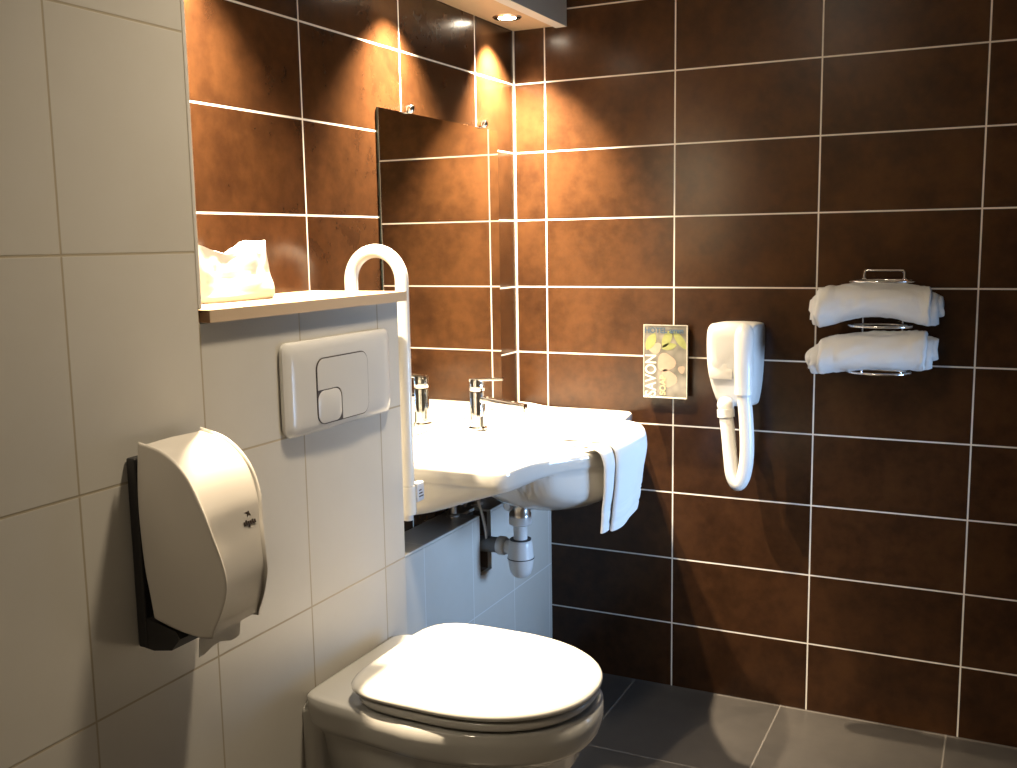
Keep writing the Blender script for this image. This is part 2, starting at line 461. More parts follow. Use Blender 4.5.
# ------------------------------------------------------------------ fold-up grab rail beside the basin
RY = -.962; x1, x2 = .056, .186; R0 = .0148
t = thing('grab_rail', 'white hinged grab rail folded upright between the cistern wall and the basin', 'grab rail', (.0, RY, .80))
zt = 1.254; cx = (x1 + x2) / 2; ra = (x2 - x1) / 2
path = [(x2, RY, .80), (x2, RY, 1.0), (x2, RY, zt - .02)]
path += [(cx + ra * math.cos(a), RY, zt + ra * math.sin(a)) for a in [PI * k / 24 for k in range(25)]]
path += [(x1, RY, zt - .02), (x1, RY, 1.0), (x1, RY, .80)]
obj('rail', ntube(path, R0, 20), M['rail'], t)
bm = bmesh.new()
tube(bm, [(x2, RY, .742), (x2, RY, .752), (x2, RY, .806)], lambda s: .0175, 20)
tube(bm, [(x1, RY, .742), (x1, RY, .806)], .0175, 20)
box(bm, (.012, RY - .012, .752), (x2, RY + .012, .79), .004)
obj('hinge_sleeve', bm, M['rail'], t)
obj('foot', ntube([(x2 - .002, RY, .728), (x2 - .002, RY, .7425)], .012, 18), M['plastic'], t)
obj('wall_plate', nbox((.0015, RY - .045, .66), (.0125, RY + .045, .90), .004), M['rail'], t)
st = obj('pivot_block', nbox((x2 + .006, RY + .004, .768), (x2 + .022, RY + .034, .812), .004), M['sticker'], t)
bm = bmesh.new()
for k, z in enumerate((.779, .786, .793)): box(bm, (x2 + .0215, RY + .010, z), (x2 + .0225, RY + .028 - .004 * k, z + .0028))
obj('print', bm, M['ink'], st, False)

# ------------------------------------------------------------------ washbasin
BC = Vector((.27, -.455)); ZR = .835
half = [(.002, -.89), (.09, -.892), (.20, -.895), (.30, -.897), (.350, -.896), (.376, -.886), (.388, -.865), (.394, -.82), (.408, -.745), (.436, -.68), (.475, -.618), (.507, -.56), (.525, -.50)]
pts = half + [(.530, -.455)] + [(x, -.91 - y) for x, y in reversed(half)]
dense = catmull([(x, y, 0) for x, y in pts], 24)
back = [Vector((.002, -.02 - .87 * k / 60, 0)) for k in range(61)]
dense = dense + back
ang = []
for p in dense:
    ang.append((math.atan2(p.y - BC.y, p.x - BC.x), (Vector((p.x, p.y)) - BC).length))
NA = 192
def outline(a):
    best = None
    for i in range(len(ang) - 1):
        a0, r0 = ang[i]; a1, r1 = ang[i + 1]
        d = (a1 - a0 + PI) % (2 * PI) - PI; e = (a - a0 + PI) % (2 * PI) - PI
        if d > 1e-9 and 0 <= e <= d:
            r = r0 + (r1 - r0) * e / d
            if best is None or r > best: best = r
    return best if best else .3
OUT = []
for k in range(NA):
    a = -PI + 2 * PI * (k + .37) / NA; r = outline(a); OUT.append(Vector((BC.x + r * math.cos(a), BC.y + r * math.sin(a))))
def z_top(x, y):
    d = math.hypot((x - .300) / (.195 if x > .3 else .155), (y + .455) / .285)
    bowl = .128 * (1 - sm(.0, 1.0, d)) ** .75 if d < 1 else 0
    lip = .006 * sm(1.25, 1.02, d) * sm(.9, 1.05, d)
    return ZR + .010 * sm(.13, .03, x) - bowl - lip * .6
def z_bot(x, y):
    d = math.hypot((x - .325) / .22, (y + .455) / .27)
    bowl = .138 * math.sqrt(max(0, 1 - d * d)) if d < 1 else 0
    yy = abs(y + .455)
    wing = .096 * sm(.46, .06, x) * sm(.10, .34, yy) * (1 - .30 * sm(.405, .44, yy))
    mid = .060 * sm(.40, .1, x)
    boss = .035 * math.exp(-(((x - .215) / .05) ** 2 + ((y + .455) / .05) ** 2) ** 2)
    a = max(wing, mid)
    return .792 - max(bowl, a) - .10 * min(bowl, a) - boss * .3
rings = []
def ring(t, zf, inset=0):
    out = []
    for p in OUT:
        q = BC + (p - BC) * t
        q = Vector((max(q.x, .0015), min(q.y, -.008)))
        out.append(Vector((q.x, q.y, zf(q.x, q.y))))
    return out
ts = [.02, .08, .15, .22, .3, .38, .46, .54, .62, .69, .75, .80, .85, .89, .93, .96, .98]
for t_ in ts: rings.append(ring(t_, z_top))
rings.append(ring(.990, lambda x, y: z_top(x, y) - .0012)); rings.append(ring(.997, lambda x, y: z_top(x, y) - .004))
rings.append(ring(1.0, lambda x, y: z_top(x, y) - .010)); rings.append(ring(.998, lambda x, y: ZR - .020)); rings.append(ring(.992, lambda x, y: ZR - .034))
rings.append(ring(.984, lambda x, y: ZR - .040)); rings.append(ring(.972, lambda x, y: ZR - .043))
def zb2(f): return lambda x, y: (ZR - .043) * (1 - f) + z_bot(x, y) * f
for t_, f in ((.965, .25), (.958, .5), (.945, .78), (.925, .95)): rings.append(ring(t_, zb2(f)))
for t_ in reversed([.05, .12, .2, .28, .36, .44, .52, .6, .68, .75, .81, .87, .9]): rings.append(ring(t_, z_bot))
t = thing('washbasin', 'white ceramic washbasin with a bulging front mounted below the mirror', 'washbasin', (.0, -.455, .83))
bm = bmesh.new(); loft(bm, rings, True, 'fan', 'fan')
obj('basin', bm, M['ceramic'], t, angle=75)
bm = bmesh.new()
ov = Vector((.158, -.455, .788))
lathe(bm, [(.001, .004), (.0045, .004), (.0075, .003), (.0085, -.004), (.001, -.006)], ov, 'X', 20)
for v in bm.verts: v.co.z = ov.z + (v.co.z - ov.z) * 1.7
o = obj('overflow_hole', bm, M['dark_plastic'], t); o['label'] = 'dark overflow slot'
obj('drain', nlathe([(.001, .004), (.018, .004), (.027, .002), (.030, -.004), (.001, -.006)], (.30, -.455, z_top(.30, -.455) + .003), seg=28), M['chrome'], t)

# ------------------------------------------------------------------ mixer tap
TX, TY, TZ = .093, -.45, .8385
t = thing('mixer_tap', 'chrome single-lever mixer tap standing at the back of the washbasin', 'tap', (TX, TY, TZ))
obj('body', nlathe([(.001, .0), (.026, .0), (.026, .004), (.0215, .008), (.0205, .03), (.0205, .098), (.0195, .101), (.001, .101)], (TX, TY, TZ), seg=36), M['chrome'], t)
bm = bmesh.new()
lathe(bm, [(.001, .103), (.0195, .103), (.0205, .105), (.0205, .130), (.018, .135), (.001, .1365)], (TX, TY, TZ), seg=36)
lv = obj('lever_cap', bm, M['chrome'], t)
bm = bmesh.new(); rings = []
for k in range(9):
    s = k / 8; x = TX - .016 + .098 * s; z = TZ + .132 + .006 * s; w = .016 - .004 * s; h = .0045 - .002 * s
    rings.append([Vector((x, TY + p[0], z + p[1])) for p in rrect(0, 0, 2 * w, 2 * h, h * .9, 3)])
loft(bm, rings)
obj('lever', bm, M['chrome'], lv)
bm = bmesh.new(); rings = []
for k in range(12):
    s = k / 11; x = TX + .012 + .130 * s; z = TZ + .080 - .012 * s; w = .0145 - .002 * s; h = .0085 - .002 * s
    rings.append([Vector((x, TY + p[0], z + p[1])) for p in rrect(0, 0, 2 * w, 2 * h, h * .8, 4)])
loft(bm, rings)
sp = obj('spout', bm, M['chrome'], t)
obj('aerator', nlathe([(.001, -.016), (.009, -.016), (.0105, -.013), (.0105, .0), (.001, .0)], (TX + .132, TY, TZ + .066), seg=20), M['steel'], sp)

# ------------------------------------------------------------------ trap under the basin
DX, DY = .217, -.455
t = thing('bottle_trap', 'white plastic bottle trap with grey outlet pipe hanging under the washbasin', 'drain trap', (DX, DY, .43))
obj('tail_collar', nlathe([(.001, .676), (.030, .676), (.031, .664), (.0275, .658), (.0275, .622), (.0295, .619), (.0295, .612), (.001, .612)], (DX, DY, 0)), M['steel'], t)
obj('knob', nlathe([(.001, -.052), (.009, -.052), (.0125, -.046), (.0125, -.036), (.008, -.033), (.008, -.02), (.001, -.02)], (DX - .012, DY - .004, .648), 'Y', 18), M['steel'], t)
obj('inlet_pipe', nlathe([(.001, .6115), (.029, .6115), (.0305, .604), (.030, .592), (.024, .588), (.0185, .586), (.0185, .533), (.001, .533)], (DX, DY, 0)), M['trap'], t)
b = obj('bottle', nlathe([(.001, .547), (.027, .547), (.0295, .545), (.031, .540), (.0325, .528), (.0345, .502), (.0355, .498), (.0355, .493), (.034, .489), (.0335, .482), (.031, .468), (.0265, .455), (.0185, .446), (.009, .4425), (.001, .442)], (DX, DY, 0), seg=40), M['trap'], t)
bm = bmesh.new()
lathe(bm, [(.0225, .5472), (.0285, .5472), (.0285, .5495), (.0225, .5495)], (DX, DY, 0)); obj('seal_ring', bm, M['seal'], b); bm = bmesh.new(); lathe(bm, [(.0340, .4965), (.0361, .4965), (.0361, .4990), (.0340, .4990)], (DX, DY, 0), seg=40)
obj('seal_ring', bm, M['seal'], b)
AZ = .524
bm = nlathe([(.001, -.066), (.024, -.066), (.0255, -.062), (.0255, -.046), (.023, -.043), (.020, -.041), (.020, -.026), (.001, -.026)], (DX, DY, AZ), 'X', 28)
obj('outlet_nut', bm, M['trap'], t)
obj('outlet_pipe', ntube([(DX - .06, DY, AZ), (LX + .02, DY, AZ), (.06, DY, AZ - .004)], .021, 22), M['grey_plastic'], t)
# supply valves on the ledge and the braided hose
for i, y in enumerate((-.512, -.375)):
    bm = bmesh.new()
    lathe(bm, [(.001, .0005), (.017, .0005), (.017, .006), (.011, .009), (.011, .034), (.013, .036), (.013, .05), (.007, .054), (.006, .06), (.006, .115), (.001, .116)], (.045, y, LZ), seg=20)
    lathe(bm, [(.001, .0), (.007, .0), (.007, .018), (.012, .02), (.012, .032), (.001, .034)], (.052, y, LZ + .042), 'X', 16)
    o = obj('stop_valve', bm, M['steel'], None, origin=(.045, y, LZ))
    tag(o, ['dull metal stop valve on the ledge, left of the drain cut-out', 'dull metal stop valve on the ledge behind the drain pipe'][i], 'valve', 'stop valves under the basin')
path = catmull([(.105, -.497, .700), (.106, -.490, .66), (.1135, -.478, .615), (.1175, -.467, .57), (.1185, -.4625, .53), (.116, -.460, .512)], 8)
o = obj('supply_hose', ntube(path, .0042, 10), M['braid'], None, origin=(.11, -.48, .6))
tag(o, 'thin braided metal hose dangling in front of the drain cut-out', 'hose')

# ------------------------------------------------------------------ hand towel over the front of the basin
def cloth_path():
    return catmull([(.40, 0, .8445), (.43, 0, .8445), (.475, 0, .8455), (.505, 0, .845), (.5285, 0, .8365), (.532, 0, .81), (.526, 0, .77), (.515, 0, .72), (.505, 0, .67), (.499, 0, .628)], 10)
PTH = cloth_path(); NP = len(PTH)
def towel_layer(bm, off, y0, y1, cut, th, seed):
    nv = 26; outer = []; inner = []
    for i in range(NP - cut):
        s = i / (NP - 1); p = PTH[i]
        d = (PTH[min(i + 1, NP - 1)] - PTH[max(i - 1, 0)]).normalized(); nn = Vector((-d.z, 0, d.x));
        if nn.z < 0 and s < .4: nn = -nn
        if nn.x < 0 and s >= .4: nn = -nn
        ro, ri = [], []
        hang = sm(.4, 1, s)
        for k in range(nv + 1):
            v = k / nv
            y = (y0 + (.055 if off < 0 else -.0) * 0) * (1 - v) + y1 * v
            # pulled in a little where it hangs
            y += -.03 * (1 - hang) * (1 - v) + .0 * v
            xs = -.055 * ((y + .455) / .2) ** 2 * (1 - .35 * hang) if y > -.455 else -.035 * ((y + .455) / .2) ** 2 * (1 - .5 * hang)
            if s > .35: xs *= 1
            wave = .0045 * math.sin(v * 7 + seed) * hang + .003 * fbm((y * 9, s * 6, seed), 1.3)
            band = -.0022 * (math.exp(-((s - .83) / .006) ** 2) + math.exp(-((s - .855) / .006) ** 2) + math.exp(-((s - .93) / .008) ** 2))
            edge = .5 * (sm(0, .05, v) * sm(1, .95, v)) + .5
            base = Vector((p.x + xs, y, p.z)) + nn * (off + wave)
            ro.append(base + nn * (th * .5 * edge + band)); ri.append(base - nn * th * .5 * edge)
        outer.append(ro); inner.append(ri)
    loops = [o_ + list(reversed(i_)) for o_, i_ in zip(outer, inner)]
    loft(bm, loops)
bm = bmesh.new()
towel_layer(bm, .0088, -.545, -.300, 0, .010, .3)
towel_layer(bm, .0, -.585, -.307, 1, .009, 1.9)
o = obj('hand_towel', bm, M['towel'], None, origin=(.5, -.4, .84), angle=80)
tag(o, 'folded white hand towel draped over the front edge of the washbasin', 'towel')

# ------------------------------------------------------------------ wall-hung toilet
TC = -1.253
def dshape(xb, xf, xm, hw, nb, nf, z, n=96, hwb=None, bow=0):
    out = []
    for k in range(n):
        a = 2 * PI * k / n; c, s = math.cos(a), math.sin(a)
        if c >= 0: x = xm + (xf - xm) * abs(c) ** (2 / nf); y = hw * math.copysign(abs(s) ** (2 / nf), s)
        else:
            x = xm - (xm - xb) * abs(c) ** (2 / nb); y = hw * math.copysign(abs(s) ** (2 / nb), s)
            if hwb: y *= 1 - (1 - hwb / hw) * ((xm - x) / (xm - xb)) ** 1.3
        out.append(Vector((x, TC + y, z)))
    return out
t = thing('toilet', 'white wall-hung toilet with closed lid on the white tiled cistern wall', 'toilet', (XB, TC, .40))
RT = .521
bm = bmesh.new()
rings = []
XW = XB + .0015
for z, xf, hw, hwb, ins in ((RT, .728, .178, .156, .010), (RT - .001, .736, .185, .1595, .004), (RT - .005, .741, .1895, .162, 0), (RT - .03, .742, .190, .162, 0), (RT - .05, .738, .187, .161, 0),
                       (RT - .062, .731, .180, .152, 0), (RT - .070, .720, .168, .148, 0), (RT - .078, .711, .158, .142, 0), (RT - .11, .697, .152, .135, 0), (RT - .16, .668, .140, .122, 0), (RT - .21, .610, .124, .11, 0),
                       (RT - .26, .535, .106, .10, 0), (RT - .30, .465, .092, .095, 0), (RT - .325, .41, .08, .088, 0), (RT - .335, .36, .06, .07, 0)):
    rings.append(dshape(XW + ins, xf, .47 - (.756 - xf) * .35, hw, 18, 2.15, z, n=160, hwb=hwb))
loft(bm, rings, True, True, True)
rings = []
for x, i in ((XW, 0), (XW + .022, 0), (XW + .030, .004), (XW + .034, .012)):
    r = [Vector((x, p[0], p[1])) for p in rrect(TC, RT - .185, .3225 - 2 * i, .334 - 2 * i, .02, 6)]
    rings.append(r)
loft(bm, rings)
obj('bowl', bm, M['ceramic'], t, angle=60)
bm = bmesh.new(); rings = []
for z, i in ((RT + .005, .010), (RT + .006, .003), (RT + .010, .0), (RT + .017, .0), (RT + .021, .004), (RT + .0215, .012)):
    rings.append(dshape(.328 + i, .732 - i, .51, .1825 - i, 4.8, 2.15, z))
loft(bm, rings)
for sx, sy in ((.40, .13), (.40, -.13), (.66, .09), (.66, -.09)):
    lathe(bm, [(.001, RT - .0005), (.009, RT - .0005), (.009, RT + .006), (.001, RT + .006)], (sx, TC + sy, 0), seg=14)
obj('seat', bm, M['seat'], t, angle=50)
bm = bmesh.new(); rings = []
for z, i in ((RT + .0245, .012), (RT + .0245, .004), (RT + .027, .0), (RT + .032, -.001), (RT + .036, .0015), (RT + .040, .007), (RT + .0428, .016), (RT + .0445, .032), (RT + .0455, .06), (RT + .0462, .10)):
    rings.append(dshape(.312 + i, .738 - i, .51, .185 - i, 4.8, 2.15, z))
loft(bm, rings, True, True, 'fan')
obj('lid', bm, M['seat'], t, angle=50)
for sy in (-.075, .075):
    bm = ntube([(.324, TC + sy - .022, RT + .0125), (.324, TC + sy + .022, RT + .0125)], .0105, 16)
    box(bm, (.312, TC + sy - .014, RT + .0005), (.334, TC + sy + .014, RT + .012), .002)
    obj('hinge', bm, M['seat'], t)

# ------------------------------------------------------------------ flush plate
FY, FZ, FW, FH = -1.2675, 1.083, .338, .166
t = thing('flush_plate', 'white plastic dual flush plate on the tiled cistern wall below the shelf', 'flush plate', (XB, FY, FZ))
bm = bmesh.new(); rings = []
def plate_ring(x, ins, bow=1.):
    out = []
    for u, v in rrect(0, 0, FW - 2 * ins, FH - 2 * ins, .016, 8):
        w = v / (FH / 2)
        if v < 0: v -= bow * .012 * (1 - (u / (FW / 2)) ** 2)
        xx = x - (.004 * (u / (FW / 2)) ** 4 if ins > .002 else 0)
        out.append(Vector((xx, FY + u, FZ + v)))
    return out
for x, i in ((XB + .0012, .002), (XB + .004, 0), (XB + .010, 0), (XB + .016, .003), (XB + .0195, .009), (XB + .0205, .018), (XB + .021, .035)):
    rings.append(plate_ring(x, i))
loft(bm, rings)
obj('cover', bm, M['plastic_gloss'], t, angle=45)
PX = XB + .0208
gap = obj('button_gap', None or nbox((PX - .002, -1.3545, 1.0115), (PX + .0008, -1.1935, 1.1305), .0004, 1), M['dark_plastic'], t, False)
bpy.data.objects.remove(gap)
def prism(bm, poly, x0, x1, b=.0012):
    cy = sum(p[0] for p in poly) / len(poly); cz = sum(p[1] for p in poly) / len(poly)
    rr = []
    for x, s in ((x0, 1), (x1 - b, 1), (x1 - b * .3, .994), (x1, .982)):
        rr.append([Vector((x, cy + (p[0] - cy) * s, cz + (p[1] - cz) * s)) for p in poly])
    loft(bm, rr)
    return bm
BY0, BY1, BZ0, BZ1 = -1.354, -1.194, 1.012, 1.130
gp = rrect((BY0 + BY1) / 2, (BZ0 + BZ1) / 2, BY1 - BY0 + .004, BZ1 - BZ0 + .004, .022, 8)
o = obj('button_recess', prism(bmesh.new(), gp, PX - .003, PX + .0006, .0002), M['ink'], t); o['label'] = 'dark gap around the buttons'
big = rrect((BY0 + BY1) / 2, (BZ0 + BZ1) / 2, BY1 - BY0, BZ1 - BZ0, .020, 8)
sy1, sz1 = BY0 + .071, BZ0 + .060
# large L-shaped button: outline minus the small lower-left one
per = [p for p in big if not (p[0] < sy1 and p[1] < sz1)]
k0 = max(range(len(per)), key=lambda i: (per[i][0] - per[i - 1][0]) ** 2 + (per[i][1] - per[i - 1][1]) ** 2)
per = per[k0:] + per[:k0]
notch = [(BY0, sz1 + .0022)]
arc = [(sy1 - .018 + .018 * math.cos(a), sz1 - .018 + .018 * math.sin(a)) for a in [PI / 2 * (1 - k / 6) for k in range(7)]]
arc2 = [(y + .0022, z + .0022) for y, z in arc]
def lbutton():
    bm = bmesh.new()
    poly = arc2 + [(sy1 + .0022, BZ0)] + per + [(BY0, sz1 + .0022)]
    vs0 = [bm.verts.new((PX - .002, y, z)) for y, z in poly]; vs1 = [bm.verts.new((PX + .0013, y, z)) for y, z in poly]
    bm.faces.new(vs1); n = len(poly)
    for i in range(n): bm.faces.new((vs0[i], vs0[(i + 1) % n], vs1[(i + 1) % n], vs1[i]))
    bmesh.ops.remove_doubles(bm, verts=bm.verts, dist=1e-5)
    bmesh.ops.triangulate(bm, faces=[f for f in bm.faces if len(f.verts) > 4])
    return bm
obj('large_button', lbutton(), M['plastic_gloss'], t, False)
small = [p for p in rrect((BY0 + sy1) / 2, (BZ0 + sz1) / 2, sy1 - BY0, sz1 - BZ0, .018, 8)]
obj('small_button', prism(bmesh.new(), small, PX - .002, PX + .0013, .0005), M['plastic_gloss'], t)

# ------------------------------------------------------------------ toilet paper dispenser
PY0, PY1 = -1.789, -1.657
t = thing('toilet_paper_dispenser', 'curved white toilet paper dispenser with black back on the white tiled wall', 'paper dispenser', (XB, -1.727, .90))
prof = catmull([(.252, 0, 1.061), (.300, 0, 1.049), (.338, 0, 1.020), (.362, 0, .975), (.376, 0, .930), (.386, 0, .895), (.390, 0, .868), (.388, 0, .848), (.381, 0, .825), (.372, 0, .805), (.367, 0, .795), (.364, 0, .784)], 6)
bott = catmull([(.362, 0, .784), (.345, 0, .7825), (.322, 0, .786), (.295, 0, .793), (.266, 0, .803)], 5)
bk = catmull([(.266, 0, .803), (.2515, 0, .86), (.2455, 0, .93), (.2455, 0, .99), (.252, 0, 1.061)], 6)
shape = prof + bott[1:] + bk[1:-1]
cenx = sum(p.x for p in shape) / len(shape); cenz = sum(p.z for p in shape) / len(shape)
ymc = (PY0 + PY1) / 2
def dring(y, inset, dish=0):
    out = []
    for i, p in enumerate(shape):
        q = Vector((p.x, y, p.z))
        d = Vector((p.x - cenx, 0, p.z - cenz)); L_ = d.length
        q -= d / L_ * inset
        w_ = 1 - .30 * sm(1.0, .87, q.z) * sm(.25, .38, q.x) + .08 * sm(.85, .79, q.z)
        q.y = ymc - .008 * sm(1.0, .87, q.z) * sm(.25, .38, q.x) + (y - ymc) * w_
        out.append(q)
    return out
bm = bmesh.new(); rings = []
taper = .0
ys = [(PY0, .004), (PY0 + .0012, .0008), (PY0 + .003, 0), (PY0 + .0052, .0008), (PY0 + .0068, .0050), (PY0 + .014, .0060)]
ym = (PY0 + PY1) / 2
mid = [(ym, .0045)]
ys2 = [(2 * ym - y, i) for y, i in reversed(ys)]
for y, i in ys + mid + ys2: rings.append(dring(y, i))
loft(bm, rings)
obj('cover', bm, M['dispenser'], t, angle=50)
bm = bmesh.new()
box(bm, (XB + .0012, PY0 + .001, .752), (.2445, PY1 - .003, 1.036), .003, 2)
rings = []
for y in (PY0 + .003, PY1 - .005):
    rings.append([Vector((x, y, z)) for x, z in ((.228, .80), (.262, .795), (.300, .786), (.306, .775), (.290, .756), (.255, .750), (.228, .753))])
loft(bm, rings)
o = obj('back_plate', bm, M['dark_plastic'], t, False); o['label'] = 'black back plate'
# small arrow mark and word printed on the front band
def front_pt(z):
    for a, b in zip(prof, prof[1:]):
        if a.z >= z >= b.z:
            s = (a.z - z) / (a.z - b.z + 1e-9); p = a.lerp(b, s); d = (b - a).normalized(); return p, d
lp, ld = front_pt(.938)
lp = Vector((lp.x, ymc + .024, lp.z)); upv = -ld
nn = Vector((0, 1, 0)).cross(upv)
lp = lp - nn * .0044
bm = bmesh.new()
fr = frame(lp - upv * .004, (0, 1, 0), upv)
for y0_, z0_, z1_ in ((-.013, -.003, .003), (-.0085, -.003, .005), (-.004, -.006, .003), (.0005, -.003, .003), (.005, -.003, .004), (.0095, -.003, .003)):
    bm.faces.new([bm.verts.new(fr @ Vector(q)) for q in ((y0_, z0_, .0006), (y0_ + .0041, z0_, .0006), (y0_ + .0041, z1_, .0006), (y0_, z1_, .0006))])
fr = frame(lp + upv * .008, (0, 1, 0), upv)
vs = [bm.verts.new(fr @ Vector(p)) for p in ((-.006, .004, .0006), (.004, .005, .0006), (.006, -.003, .0006), (.002, .000, .0006), (-.003, -.005, .0006), (-.001, .001, .0006))]
bm.faces.new(vs)
bmesh.ops.translate(bm, verts=bm.verts, vec=nn * .0002)
LOGO = obj('logo', bm, M['ink'], t, False)
# the tail of paper hanging out of it
bm = bmesh.new()
loft(bm, [[Vector((x, y, z)) for x, z in ((.330, .787), (.331, .787), (.3255, .768), (.3235, .748), (.3225, .748), (.3245, .768))] for y in [PY0 + .022 + .088 * k / 8 for k in range(9)]])
for v in bm.verts:
    if v.co.z < .76: v.co.z += .004 * math.sin(v.co.y * 90)
lathe(bm, [(.02, 0), (.052, 0), (.052, .094), (.02, .094)], (.318, PY0 + .016, .860), 'Y', 32)
o = obj('toilet_paper', bm, M['paper'], None, origin=(.32, -1.727, .86), angle=50)
tag(o, 'tail of toilet paper hanging out below the white dispenser', 'toilet paper')

# ------------------------------------------------------------------ soap sachet dispenser on the back wall
sx0, sx1, sz0, sz1_, sd = .418, .546, .884, 1.090, .030
t = thing('soap_dispenser', 'flat soap dispenser with a pebble picture on the brown tiled wall', 'soap dispenser', (.482, 0, .98))
box_ = nbox((sx0 + .003, -sd + .003, sz0 + .003), (sx1 - .003, -.0015, sz1_ - .003), .002, 2)
obj('holder', box_, M['dark_plastic'], t, False)
bm = nbox((sx0, -sd, sz0), (sx1, -sd + .003, sz1_), .0008, 1)
obj('picture_panel', bm, M['print'], t, False)
bm = bmesh.new(); e = .0022
box(bm, (sx0 - .001, -sd - .0012, sz0 - .004), (sx1 + .001, -sd + .004, sz0), .0006, 1)
box(bm, (sx0 - .001, -sd - .0012, sz0), (sx0 + e - .001, -sd + .003, sz1_)); box(bm, (sx1 - e + .001, -sd - .0012, sz0), (sx1 + .001, -sd + .003, sz1_))
box(bm, (sx0 - .001, -sd - .0012, sz1_), (sx1 + .001, -sd + .003, sz1_ + .0018))
obj('clear_rim', bm, M['acrylic'], t, False)
def blob(bm, cx, cz, rx, rz, rot=0, y=-sd - .0003, pts=22, wob=.12):
    vs = []
    for k in range(pts):
        a = 2 * PI * k / pts; r = 1 + wob * math.sin(3 * a + cx * 70)
        u, v = rx * r * math.cos(a), rz * r * math.sin(a)
        vs.append(bm.verts.new((cx + u * math.cos(rot) - v * math.sin(rot), y, cz + u * math.sin(rot) + v * math.cos(rot))))
    f = bm.faces.new(vs)
    r = bmesh.ops.extrude_face_region(bm, geom=[f])
    for v in r['geom']:
        if isinstance(v, bmesh.types.BMVert): v.co.y += .0003
def leaf(bm, a, b, w, y=-sd - .0005):
    a = Vector((a[0], y, a[1])); b = Vector((b[0], y, b[1])); d = b - a; nrm = Vector((-d.z, 0, d.x)).normalized()
    vs = []
    for k in range(9): s = k / 8; vs.append(a + d * s + nrm * w * math.sin(PI * s) ** .7)
    for k in range(7, 0, -1): s = k / 8; vs.append(a + d * s - nrm * w * math.sin(PI * s) ** .7)
    f = bm.faces.new([bm.verts.new(v) for v in vs])
    r = bmesh.ops.extrude_face_region(bm, geom=[f])
    for v in r['geom']:
        if isinstance(v, bmesh.types.BMVert): v.co.y += .0003
bm = bmesh.new()
blob(bm, .484, .984, .027, .026, .2); blob(bm, .492, .938, .022, .026, .5); blob(bm, .452, 1.024, .019, .015, .4); blob(bm, .530, .965, .010, .011)
obj('pebbles', bm, M['pebble'], t, False)
bm = bmesh.new()
leaf(bm, (.426, 1.018), (.452, 1.068), .014); leaf(bm, (.474, 1.026), (.500, 1.078), .013); leaf(bm, (.545, 1.022), (.505, 1.076), .011); leaf(bm, (.470, 1.025), (.516, 1.035), .010)
obj('leaves', bm, M['leaf'], t, False)
ps = lambda x, z: frame((x, -sd - .0012, z), (1, 0, 0), (0, 0, 1))
pv = lambda x, z: frame((x, -sd - .0012, z), (0, 0, 1), (-1, 0, 0))
obj('title', text_mesh('HOTEL amm', .0215, ps(.478, 1.075), bold=.0005), M['print_blue'], t, False)
bm = text_mesh('SAVON', .046, pv(.4405, .946), bold=.0008)
bmesh.ops.scale(bm, vec=(1, 1, .80), verts=bm.verts, space=Matrix.Translation((0, 0, -.946)))
obj('large_lettering', bm, M['print_white'], t, False)
obj('small_lettering', text_mesh('SOAP', .0235, pv(.476, .918), bold=.0008), M['print_cream'], t, False)

# ------------------------------------------------------------------ hair dryer
t = thing('hair_dryer', 'white wall-mounted hair dryer with a looped hose on the dark tiles', 'hair dryer', (.69, 0, .98))
bm = bmesh.new(); rings = []
def hd_out(s):
    """outline of the housing at depth s: front (s=1) narrows at lower left"""
    return catmull([(.640, 0, 1.102), (.69, 0, 1.105), (.745, 0, 1.103), (.7585, 0, 1.092), (.7600, 0, 1.05), (.7560, 0, .95), (.7480, 0, .890), (.7400, 0, .874), (.72, 0, .871), (.672, 0, .872), (.652, 0, .880), (.640, 0, .905), (.629, 0, .945), (.6225, 0, .99), (.6215, 0, 1.06), (.626, 0, 1.092)], 5, True)
out0 = hd_out(0); cxh, czh = .692, .99
for y, i in ((-.0015, .004), (-.006, 0), (-.055, 0), (-.072, .003), (-.082, .010), (-.087, .022), (-.089, .04)):
    rr = []
    for p in out0:
        d = Vector((p.x - cxh, 0, p.z - czh)); q = p - d.normalized() * i
        q.y = y * (1 - .22 * sm(1.02, .87, p.z)) ; q.x -= .010 * min(1, abs(y) / .06)
        rr.append(q)
    rings.append(rr)
loft(bm, rings)
obj('housing', bm, M['plastic'], t, angle=60)
obj('label_plate', nbox((.626, -.0836, .950), (.688, -.0775, .992), .0008, 2), M['plastic_gloss'], t)
# nozzle handset clipped to the front
NXc = .7215
pn = catmull([(NXc - .004, -.070, 1.090), (NXc + .001, -.092, 1.080), (NXc + .003, -.108, 1.045), (NXc + .005, -.114, 1.0), (NXc + .006, -.113, .955), (NXc + .006, -.112, .935)], 6)
bm = bmesh.new(); tube(bm, pn, lambda s: .0085 + .0185 * math.sin(min(1, s * 3.2 + .12) * PI / 2) - .003 * s, 24)
obj('handset', bm, M['plastic'], t)
obj('collar', ntube([(NXc + .006, -.112, .937), (NXc + .006, -.112, .916)], .0245, 24), M['plastic'], t)
hp = catmull([(.7275, -.112, .918), (.7335, -.112, .86), (.7375, -.111, .79), (.7365, -.109, .735), (.7285, -.107, .688), (.7130, -.105, .665), (.6975, -.102, .688), (.690, -.098, .735), (.6815, -.092, .80), (.6735, -.086, .848)], 8)
bm = bmesh.new(); tube(bm, hp, .0192, 22)
obj('hose', bm, M['plastic'], t)
bm = ntube([(.6735, -.086, .846), (.6715, -.084, .868)], .0235, 22)
obj('hose_socket', bm, M['plastic'], t)
bm = bmesh.new(); bmesh.ops.create_uvsphere(bm, u_segments=24, v_segments=14, radius=.0235)
bmesh.ops.translate(bm, verts=bm.verts, vec=(.669, -.074, .878))
